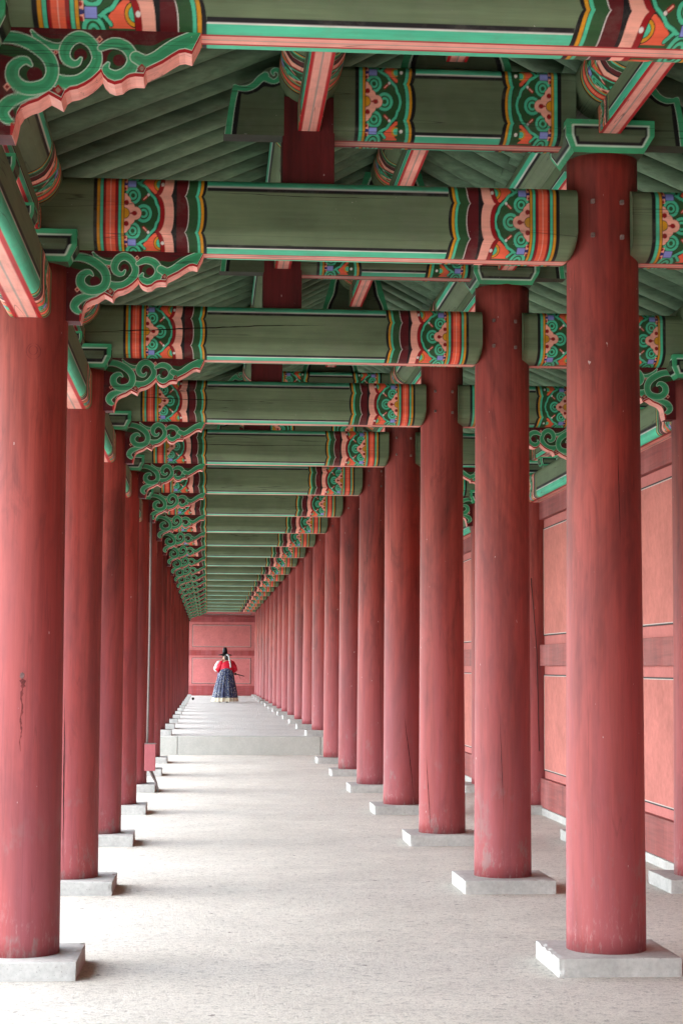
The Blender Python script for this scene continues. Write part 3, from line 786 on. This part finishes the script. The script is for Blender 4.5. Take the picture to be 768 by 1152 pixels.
# ------------------------------------------------------------------ side wall
wall = empty('side_wall', (3.40, Y0, 0), 'long red plastered wall with timber rails behind the right columns', 'wall'); wall['kind'] = 'thing'
WO = Vector((3.40, Y0, 0))
def wpart(name, dims, mat, bev=0):
    return box_obj(name, dims, mat, wall, bev, -WO)
WS, WE = YS, YW+.2
wpart('wall_body', (3.372, 3.52, WS, WE, .05, 3.3), M_BAND)
wpart('stone_footing', (3.315, 3.53, WS, YP, -.1, .068), M_STONE, .006)
wpart('lower_rail', (3.322, 3.50, WS, WE, .071, .355), M_RAIL, .004)
wpart('middle_rail', (3.322, 3.50, WS, WE, 1.47, 1.68), M_RAIL, .004)
wpart('upper_rail', (3.322, 3.50, WS, WE, 2.94, 3.13), M_RAIL, .004)
ME_PAN = {}
for n in range(-2, NMAX):
    ya, yb = Y0+n*S+.22, Y0+(n+1)*S-.22
    for z0, z1 in ((.43, 1.385), (1.77, 2.85)):
        key = z0
        if key not in ME_PAN:
            bm = bmesh.new(); L = yb-ya; xf = -.012
            add_box(bm, xf, .0, 0, L, z0, z1, mi=0)
            for w0, w1, mi in ((0, .011, 1), (.011, .018, 2)):   # black line then white line round the field
                for (a, b, c, d) in ((w0, L-w0, z0+w0, z0+w1), (w0, L-w0, z1-w1, z1-w0), (w0, w1, z0+w1, z1-w1), (L-w1, L-w0, z0+w1, z1-w1)):
                    add_box(bm, xf-.003, xf-.0005, a, b, c, d, mi=(mi if c > (z0+z1)/2 else mi))
            ME_PAN[key] = bm_mesh('plaster_panel', bm, [M_PLAST, M_BLK, M_WHT])
        mesh_obj('plaster_panel', ME_PAN[key], wall, Vector((3.370, ya, 0))-WO)

# ------------------------------------------------------------------ end wall
ew = empty('end_wall', (XC, YW, ZP), 'red panelled wall closing the far end of the gallery', 'wall'); ew['kind'] = 'thing'
EO = Vector((XC, YW, ZP))
def epart(name, dims, mat, bev=0, parent=None): return box_obj(name, dims, mat, ew, bev, -EO)
epart('wall_body', (-1.3, 3.5, YW+.03, YW+.2, ZP-.1, 4.95), M_PLAST2)
epart('sill_rail', (-.9, 3.3, YW-.03, YW+.10, ZP+.03, .68), M_RAILX)
epart('middle_rail', (-.9, 3.3, YW-.03, YW+.10, 1.86, 2.06), M_RAILX)
epart('upper_rail', (-.9, 3.3, YW-.03, YW+.10, 3.17, 3.39), M_RAILX)
for z0, z1 in ((.76, 1.77), (2.19, 3.06), (3.45, 3.76)):
    bm = bmesh.new(); add_box(bm, -.60, 1.70, YW+.02, YW+.029, z0, z1, mi=0)
    for w0, w1, mi in ((0, .016, 1), (.018, .030, 2)):
        for (a, b, c, d) in ((-.6+w0, 1.70-w0, z0+w0, z0+w1), (-.6+w0, 1.70-w0, z1-w1, z1-w0), (-.6+w0, -.6+w1, z0+w1, z1-w1), (1.70-w1, 1.70-w0, z0+w1, z1-w1)):
            add_box(bm, a, b, YW+.015, YW+.0195, c, d, mi=mi)
    mesh_obj('plaster_panel', bm_mesh('plaster_panel', bm, [M_PLAST2, M_BLK, M_WHT]), ew, -EO)

# ------------------------------------------------------------------ ground and platform
def grid_ground():
    bm = bmesh.new()
    R = 600
    for x0, x1, y0, y1 in ((-R, R, -R, R),):
        vs = [bm.verts.new(p) for p in ((x0,y0,0),(x1,y0,0),(x1,y1,0),(x0,y1,0))]; bm.faces.new(vs)
    return bm_mesh('ground', bm, M_SAND)
g = mesh_obj('ground', grid_ground()); tag(g, kind='structure')
bm = bmesh.new(); add_box(bm, -1.78, 3.5, YP+.32, YW+.5, -.05, ZP-.004)
pf = mesh_obj('platform', bm_mesh('platform', bm, M_SAND2)); tag(pf, kind='structure')
bm = bmesh.new(); xs_ = [-1.80, -.47, 1.87, 3.30]
for a, b in zip(xs_, xs_[1:]): add_box(bm, a+.004, b-.004, YP, YP+.317, -.05, ZP, bev=.008)
for k in range(14):
    add_box(bm, -1.80, -1.784+.0, YP+.32+k*2.9+.004, YP+.32+(k+1)*2.9-.004, -.05, ZP, bev=.004)
ks = mesh_obj('platform_kerb', bm_mesh('platform_kerb', bm, M_KERB)); tag(ks, kind='structure')

# ------------------------------------------------------------------ conduit and box on the fifth left column
Yc = Y0+4*S
jb = empty('junction_box', (XL+.235, Yc-.23, .40), 'small pinkish red electrical box with grey conduit on the fifth left column', 'electrical box'); jb['kind'] = 'thing'
JO = Vector(jb.location)
bm = bmesh.new(); add_box(bm, -.062, .062, -.045, .045, -.155, .155, bev=.006)
bx = mesh_obj('box_body', bm_mesh('box_body', bm, M_BOXR), jb)
bm = bmesh.new(); add_box(bm, -.064, .064, -.047, .049, .150, .162, bev=.002); mesh_obj('box_lid', bm_mesh('box_lid', bm, M_METAL), bx)
bm = bmesh.new(); add_tube(bm, [(-.035, 0, .16), (-.032, 0, .5), (-.026, .01, 1.4), (-.028, .02, 2.2), (-.03, .04, 2.80)], .013, 8)
mesh_obj('conduit', bm_mesh('conduit', bm, M_METAL, True), jb)
bm = bmesh.new(); add_tube(bm, [(0, 0, -.15), (.02, -.01, -.20), (.06, -.02, -.27), (.09, -.02, -.34), (.105, -.02, -.41)], .012, 8)
add_tube(bm, [(.02, 0, -.15), (.05, .01, -.22), (.08, 0, -.30), (.10, .0, -.41)], .010, 8)
mesh_obj('cable', bm_mesh('cable', bm, M_METAL, True), jb)
# loose wire hanging on the fourth wall column
wr = bmesh.new(); yw_ = Y0+3*S
add_tube(wr, [(3.235, yw_-.187, 2.35), (3.262, yw_-.192, 2.0), (3.290, yw_-.196, 1.6), (3.300, yw_-.196, 1.2), (3.31, yw_-.196, .62)], .0035, 6)
w_ = mesh_obj('hanging_wire', bm_mesh('hanging_wire', wr, M_BLK, True)); tag(w_, 'thin dark wire hanging down a column by the side wall', 'wire', None, 'thing')
# small dark floodlight-like stub by the last left plinth
bm = bmesh.new(); add_box(bm, -.07, .07, -.05, .05, .03, .14, bev=.012); add_box(bm, -.05, .05, -.03, .03, 0, .034, bev=.004)
st_ = .6
st = mesh_obj('floor_lamp', bm_mesh('floor_lamp', bm, M_SHOE), None, (-.47, Y0+17*S, ZP)); st.scale = (st_,)*3; tag(st, 'tiny black lamp housing on the floor by the far left plinths', 'lamp', None, 'thing')

# ------------------------------------------------------------------ people
def skin_body(name, verts, edges, radii, mat, parent, loc, sub=2):
    me = bpy.data.meshes.new('t'); me.from_pydata(verts, edges, []); ob = bpy.data.objects.new('t', me); COL.objects.link(ob)
    sk = ob.modifiers.new('s', 'SKIN'); sk.use_smooth_shade = True
    for i, r in enumerate(radii): me.skin_vertices[0].data[i].radius = (r, r*.85) if not hasattr(r, '__len__') else r
    me.skin_vertices[0].data[0].use_root = True
    ss = ob.modifiers.new('u', 'SUBSURF'); ss.levels = sub; ss.render_levels = sub
    dg = bpy.context.evaluated_depsgraph_get(); ev = ob.evaluated_get(dg); m2 = bpy.data.meshes.new_from_object(ev)
    bpy.data.objects.remove(ob); m2.name = name; m2.materials.clear(); m2.materials.append(mat)
    m2.polygons.foreach_set('use_smooth', [True]*len(m2.polygons))
    return mesh_obj(name, m2, parent, loc)
def hand_chain(V, E, R, wrist, d, side):
    """palm and five fingers grown from the wrist vertex index"""
    w = Vector(V[wrist]); d = Vector(d).normalized(); lat = d.cross(Vector((0,1,0)));
    lat = (lat.normalized() if lat.length > .1 else Vector((1,0,0)))*side
    palm = w+d*.07; V.append(palm[:]); R.append((.036, .016)); pi = len(V)-1; E.append((wrist, pi))
    for k, (off, L) in enumerate(((-.026, .055), (-.009, .068), (.009, .072), (.026, .062))):
        a = palm+lat*off+d*.03; b = a+d*L*.55+Vector((0,-.008,-.004)); c = b+d*L*.45+Vector((0,-.018,-.01)); i0 = len(V)
        V += [a[:], b[:], c[:]]; R += [.0095, .0085, .007]; E += [(pi, i0), (i0, i0+1), (i0+1, i0+2)]
    a = w+d*.03-lat*.034; b = a+d*.035-lat*.018; i0 = len(V); V += [a[:], b[:]]; R += [.011, .009]; E += [(wrist, i0), (i0, i0+1)]
def head_obj(parent, cx, cy, cz, face_dir, mat, tilt=0):
    pass
def build_woman(loc):
    p = empty('person', loc, 'woman seen from behind in red jacket, long blue patterned skirt and grey hair ribbon', 'person', 'couple in traditional dress'); p['kind'] = 'thing'
    V = [(0,0,.86),(0,0,1.02),(0,.01,1.18),(0,.01,1.28),(0,-.005,1.335),(0,-.02,1.39),(0,-.03,1.45),(0,-.03,1.50)]
    E = [(i, i+1) for i in range(7)]; R = [(.15,.11),(.12,.095),(.15,.10),(.12,.08),(.048,.045),(.07,.085),(.078,.09),(.045,.05)]
    def limb(start, pts, rs):
        prev = start
        for q, r in zip(pts, rs): V.append(q); R.append(r); E.append((prev, len(V)-1)); prev = len(V)-1
        return prev
    wl = limb(3, [(-.165,.01,1.265),(-.225,-.03,1.04),(-.16,-.20,.98)], [.052,.042,.028]); hand_chain(V, E, R, wl, (.35,-1,.05), -1)
    wr_ = limb(3, [(.165,.01,1.265),(.235,-.03,1.04),(.15,-.20,.97)], [.052,.042,.028]); hand_chain(V, E, R, wr_, (-.35,-1,.05), 1)
    for sx in (-1, 1): limb(0, [(sx*.09,.0,.78),(sx*.10,-.01,.46),(sx*.10,.02,.09),(sx*.11,-.10,.03)], [.085,.058,.038,.036])
    # nose and ears grow from the head
    limb(6, [(0,-.125,1.435)], [.014]); limb(6, [(-.082,-.03,1.44)], [.015]); limb(6, [(.082,-.03,1.44)], [.015])
    for v in V: pass
    # body faces +Y (away from the camera): mirror front/back
    V = [(x, -y, z) for x, y, z in V]
    body = skin_body('body', V, E, R, M_SKIN, p, (0,0,0))
    bm = bmesh.new(); lathe(bm, [(.03,1.535),(.075,1.51),(.095,1.46),(.098,1.41),(.085,1.365),(.06,1.34),(.02,1.33)], 20, 0, .012, .92, 1.0)
    hr = mesh_obj('hair', bm_mesh('hair', bm, M_HAIR, True), p)
    bm = bmesh.new(); add_tube(bm, [(.02,-.085,1.50),(.045,-.10,1.44),(.065,-.125,1.33),(.085,-.150,1.22),(.10,-.155,1.10)], [.022,.026,.024,.026,.020], 8)
    add_tube(bm, [(-.03,-.07,1.505),(.02,-.092,1.50),(.06,-.07,1.49)], [.016,.026,.014], 8)
    mesh_obj('ribbon', bm_mesh('ribbon', bm, M_RIB, True), p)
    # jacket: torso shell and two full sleeves, one mesh
    bm = bmesh.new(); lathe(bm, [(.200,.945),(.205,.97),(.20,1.08),(.20,1.20),(.175,1.27),(.11,1.32),(.062,1.345),(.056,1.35)], 24, 0, 0, 1.0, .68)
    for sx in (-1, 1):
        add_tube(bm, [(sx*.10,0,1.285),(sx*.17,0,1.255),(sx*.235,.02,1.14),(sx*.262,.05,1.04),(sx*.22,.13,1.0),(sx*.165,.19,.99)], [.06,.075,.080,.088,.08,.058], 14)
    mesh_obj('jacket', bm_mesh('jacket', bm, M_JRED, True), p)
    # skirt with folds
    def skirt(nm, prof, mat, amp):
        bm = bmesh.new(); n = 96; rings = []
        for r, z, t in prof:
            rings.append([bm.verts.new(((r*1.0+amp*t*math.sin(17*a)*.5+amp*t*math.sin(9*a+1)*.6)*math.cos(a)-.10*t*(1 if math.cos(a) < 0 else .15), (r*.82+amp*t*math.sin(17*a)*.5)*math.sin(a), z)) for a in [2*math.pi*k/n for k in range(n)]])
        for r0, r1 in zip(rings, rings[1:]):
            for k in range(n): f = bm.faces.new((r0[k], r0[(k+1)%n], r1[(k+1)%n], r1[k])); f.smooth = True
        return mesh_obj(nm, bm_mesh(nm, bm, mat), p)
    skirt('skirt', [(.135,1.14,0),(.165,1.08,.1),(.20,.98,.3),(.235,.80,.6),(.285,.55,.8),(.33,.30,.95),(.36,.155,1)], M_SKIRT, .028)
    skirt('petticoat', [(.27,.30,.9),(.335,.19,1),(.362,.10,1.05),(.37,.035,1.1)], M_CREAM, .03)
    return p
def build_man(loc):
    p = empty('person', loc, 'man in tall black brimmed hat, white sleeves and navy vest behind the woman', 'person', 'couple in traditional dress'); p['kind'] = 'thing'
    V = [(0,0,.90),(0,0,1.06),(0,0,1.24),(0,-.01,1.37),(.01,-.03,1.43),(.03,-.05,1.49),(.035,-.055,1.555),(.035,-.05,1.60)]
    E = [(i, i+1) for i in range(7)]; R = [(.15,.11),(.14,.10),(.17,.11),(.14,.09),(.055,.052),(.072,.088),(.08,.092),(.05,.055)]
    def limb(start, pts, rs):
        prev = start
        for q, r in zip(pts, rs): V.append(q); R.append(r); E.append((prev, len(V)-1)); prev = len(V)-1
        return prev
    a = limb(3, [(-.18,0,1.34),(-.235,-.03,1.12),(-.26,-.22,1.10)], [.058,.046,.03]); hand_chain(V, E, R, a, (-.1,-1,.25), -1)
    b = limb(3, [(.20,0,1.34),(.26,-.02,1.08),(.22,-.18,.98)], [.058,.046,.03]); hand_chain(V, E, R, b, (-.1,-1,-.1), 1)
    for sx in (-1, 1): limb(0, [(sx*.10,0,.82),(sx*.11,-.01,.48),(sx*.11,.02,.10),(sx*.12,-.11,.035)], [.09,.062,.042,.038])
    limb(6, [(.035,-.155,1.54)], [.016]); limb(6, [(-.05,-.05,1.545)], [.016]); limb(6, [(.12,-.05,1.545)], [.016])
    body = skin_body('body', V, E, R, M_SKIN, p, (0,0,0))
    bm = bmesh.new()
    for sx in (-1, 1):
        bmesh.ops.create_uvsphere(bm, u_segments=8, v_segments=6, radius=.011, matrix=Matrix.Translation((.035+sx*.032, -.135, 1.552)))
    mesh_obj('eyes', bm_mesh('eyes', bm, M_HAIR, True), p)
    bm = bmesh.new(); lathe(bm, [(.05,1.655),(.092,1.62),(.10,1.56),(.092,1.50),(.07,1.47)], 20, .035, -.030, .95, 1.0)
    mesh_obj('hair', bm_mesh('hair', bm, M_HAIR, True), p)
    bm = bmesh.new(); lathe(bm, [(.235,1.570),(.235,1.592),(.15,1.614),(.088,1.626),(.080,1.72),(.062,1.83),(.058,1.842),(.02,1.845)], 32, .035, -.04)
    mesh_obj('hat', bm_mesh('hat', bm, M_HAT, True), p)
    bm = bmesh.new()
    add_tube(bm, [(-.10,0,1.37),(-.17,0,1.33),(-.225,-.02,1.24),(-.25,-.06,1.14),(-.25,-.15,1.11),(-.26,-.22,1.12)], [.065,.078,.082,.09,.085,.06], 14)
    add_tube(bm, [(.12,0,1.37),(.20,0,1.32),(.26,-.02,1.18),(.275,-.04,1.08),(.25,-.12,1.02),(.22,-.18,1.0)], [.065,.074,.076,.08,.075,.055], 14)
    mesh_obj('sleeves', bm_mesh('sleeves', bm, M_SLV, True), p)
    bm = bmesh.new(); lathe(bm, [(.24,.62),(.225,.80),(.20,.98),(.195,1.10),(.205,1.22),(.20,1.34),(.13,1.40),(.066,1.44)], 24, 0, 0, 1.0, .66)
    mesh_obj('vest', bm_mesh('vest', bm, M_NAVY, True), p)
    bm = bmesh.new()
    for sx in (-1, 1): add_tube(bm, [(sx*.09,0,.80),(sx*.12,0,.55),(sx*.125,.01,.30),(sx*.11,.02,.10)], [.11,.105,.085,.05], 14)
    mesh_obj('trousers', bm_mesh('trousers', bm, M_SLV, True), p)
    bm = bmesh.new()
    for sx in (-1, 1): add_tube(bm, [(sx*.11,.07,.045),(sx*.115,0,.05),(sx*.12,-.11,.04),(sx*.12,-.17,.04)], [.035,.048,.045,.022], 12)
    mesh_obj('shoes', bm_mesh('shoes', bm, M_SHOE, True), p)
    return p
PY = 57.4
def place(p, loc, k, rz=0):
    for o in list(COL.objects):
        if o.parent == p: pass
    p.location = loc; p.scale = (k, k, k); p.rotation_euler.z = rz
place(build_woman((0, 0, 0)), (.62, PY, ZP), 1.0, .12); place(build_man((0, 0, 0)), (.525, PY+.34, ZP), .945)
bm = bmesh.new(); add_tube(bm, [(0,0,0),(.20,.02,-.035),(.42,.03,-.075),(.62,.03,-.13)], [.014,.016,.016,.013], 8)
add_tube(bm, [(.44,.02,-.07),(.46,0,-.14),(.50,0,-.22)], [.007,.008,.005], 6)
add_tube(bm, [(.33,.0,-.04),(.34,.02,-.08)], [.035,.035], 10)
sw = mesh_obj('sword', bm_mesh('sword', bm, M_SHOE, True), None, (.56, PY+.22, ZP+.96)); tag(sw, 'slim dark sword held at the hip, pointing right behind the blue skirt', 'sword', None, 'thing')

# ------------------------------------------------------------------ camera
cam = bpy.data.cameras.new('camera'); co = bpy.data.objects.new('camera', cam); link(co)
F_PX, PIT, YAW, ROL = 2026.1, .0857, .0735, .0056
cam.sensor_fit = 'VERTICAL'; cam.sensor_height = 36; cam.lens = 36*F_PX/1152; cam.clip_end = 3000; cam.clip_start = .05
cp, sp, cy_, sy = math.cos(PIT), math.sin(PIT), math.cos(YAW), math.sin(YAW)
Fv = Vector((sy*cp, cy_*cp, sp)); R0 = Vector((cy_, -sy, 0)); U0 = R0.cross(Fv)
Rv = R0*math.cos(ROL)+U0*math.sin(ROL); Uv = U0*math.cos(ROL)-R0*math.sin(ROL)
m = Matrix(((Rv.x, Uv.x, -Fv.x, 0), (Rv.y, Uv.y, -Fv.y, 0), (Rv.z, Uv.z, -Fv.z, H), (0, 0, 0, 1)))
co.matrix_world = m; scene.camera = co

# ------------------------------------------------------------------ light
w = bpy.data.worlds.new('World'); scene.world = w; w.use_nodes = True; nt = w.node_tree
sky = nt.nodes.new('ShaderNodeTexSky'); sky.sky_type = 'NISHITA'; sky.sun_disc = False
EL, AZ = math.radians(42), math.radians(-90)     # azimuth measured from +Y towards +X
sky.sun_elevation = EL; sky.sun_rotation = AZ; sky.air_density = 1.0; sky.dust_density = 1.0; sky.ozone_density = 1.0
bg = nt.nodes['Background']; bg.inputs['Strength'].default_value = .075
nt.links.new(sky.outputs[0], bg.inputs['Color'])
sl = bpy.data.lights.new('sun', 'SUN'); sl.energy = 1.5; sl.angle = math.radians(165); sl.color = (1.0, .99, .985)
so = bpy.data.objects.new('sun', sl); link(so)
d = Vector((math.sin(AZ)*math.cos(EL), math.cos(AZ)*math.cos(EL), math.sin(EL)))
so.rotation_euler = d.to_track_quat('Z', 'Y').to_euler()
vs = scene.view_settings; vs.view_transform = 'Standard'; vs.look = 'None'; vs.gamma = 1; vs.use_curve_mapping = False; vs.exposure = 3.38
scene.render.engine = 'CYCLES'
cy = scene.cycles; cy.max_bounces = 10; cy.diffuse_bounces = 8; cy.glossy_bounces = 2; cy.use_denoising = True
cy.sample_clamp_indirect = 4; cy.caustics_reflective = False; cy.caustics_refractive = False
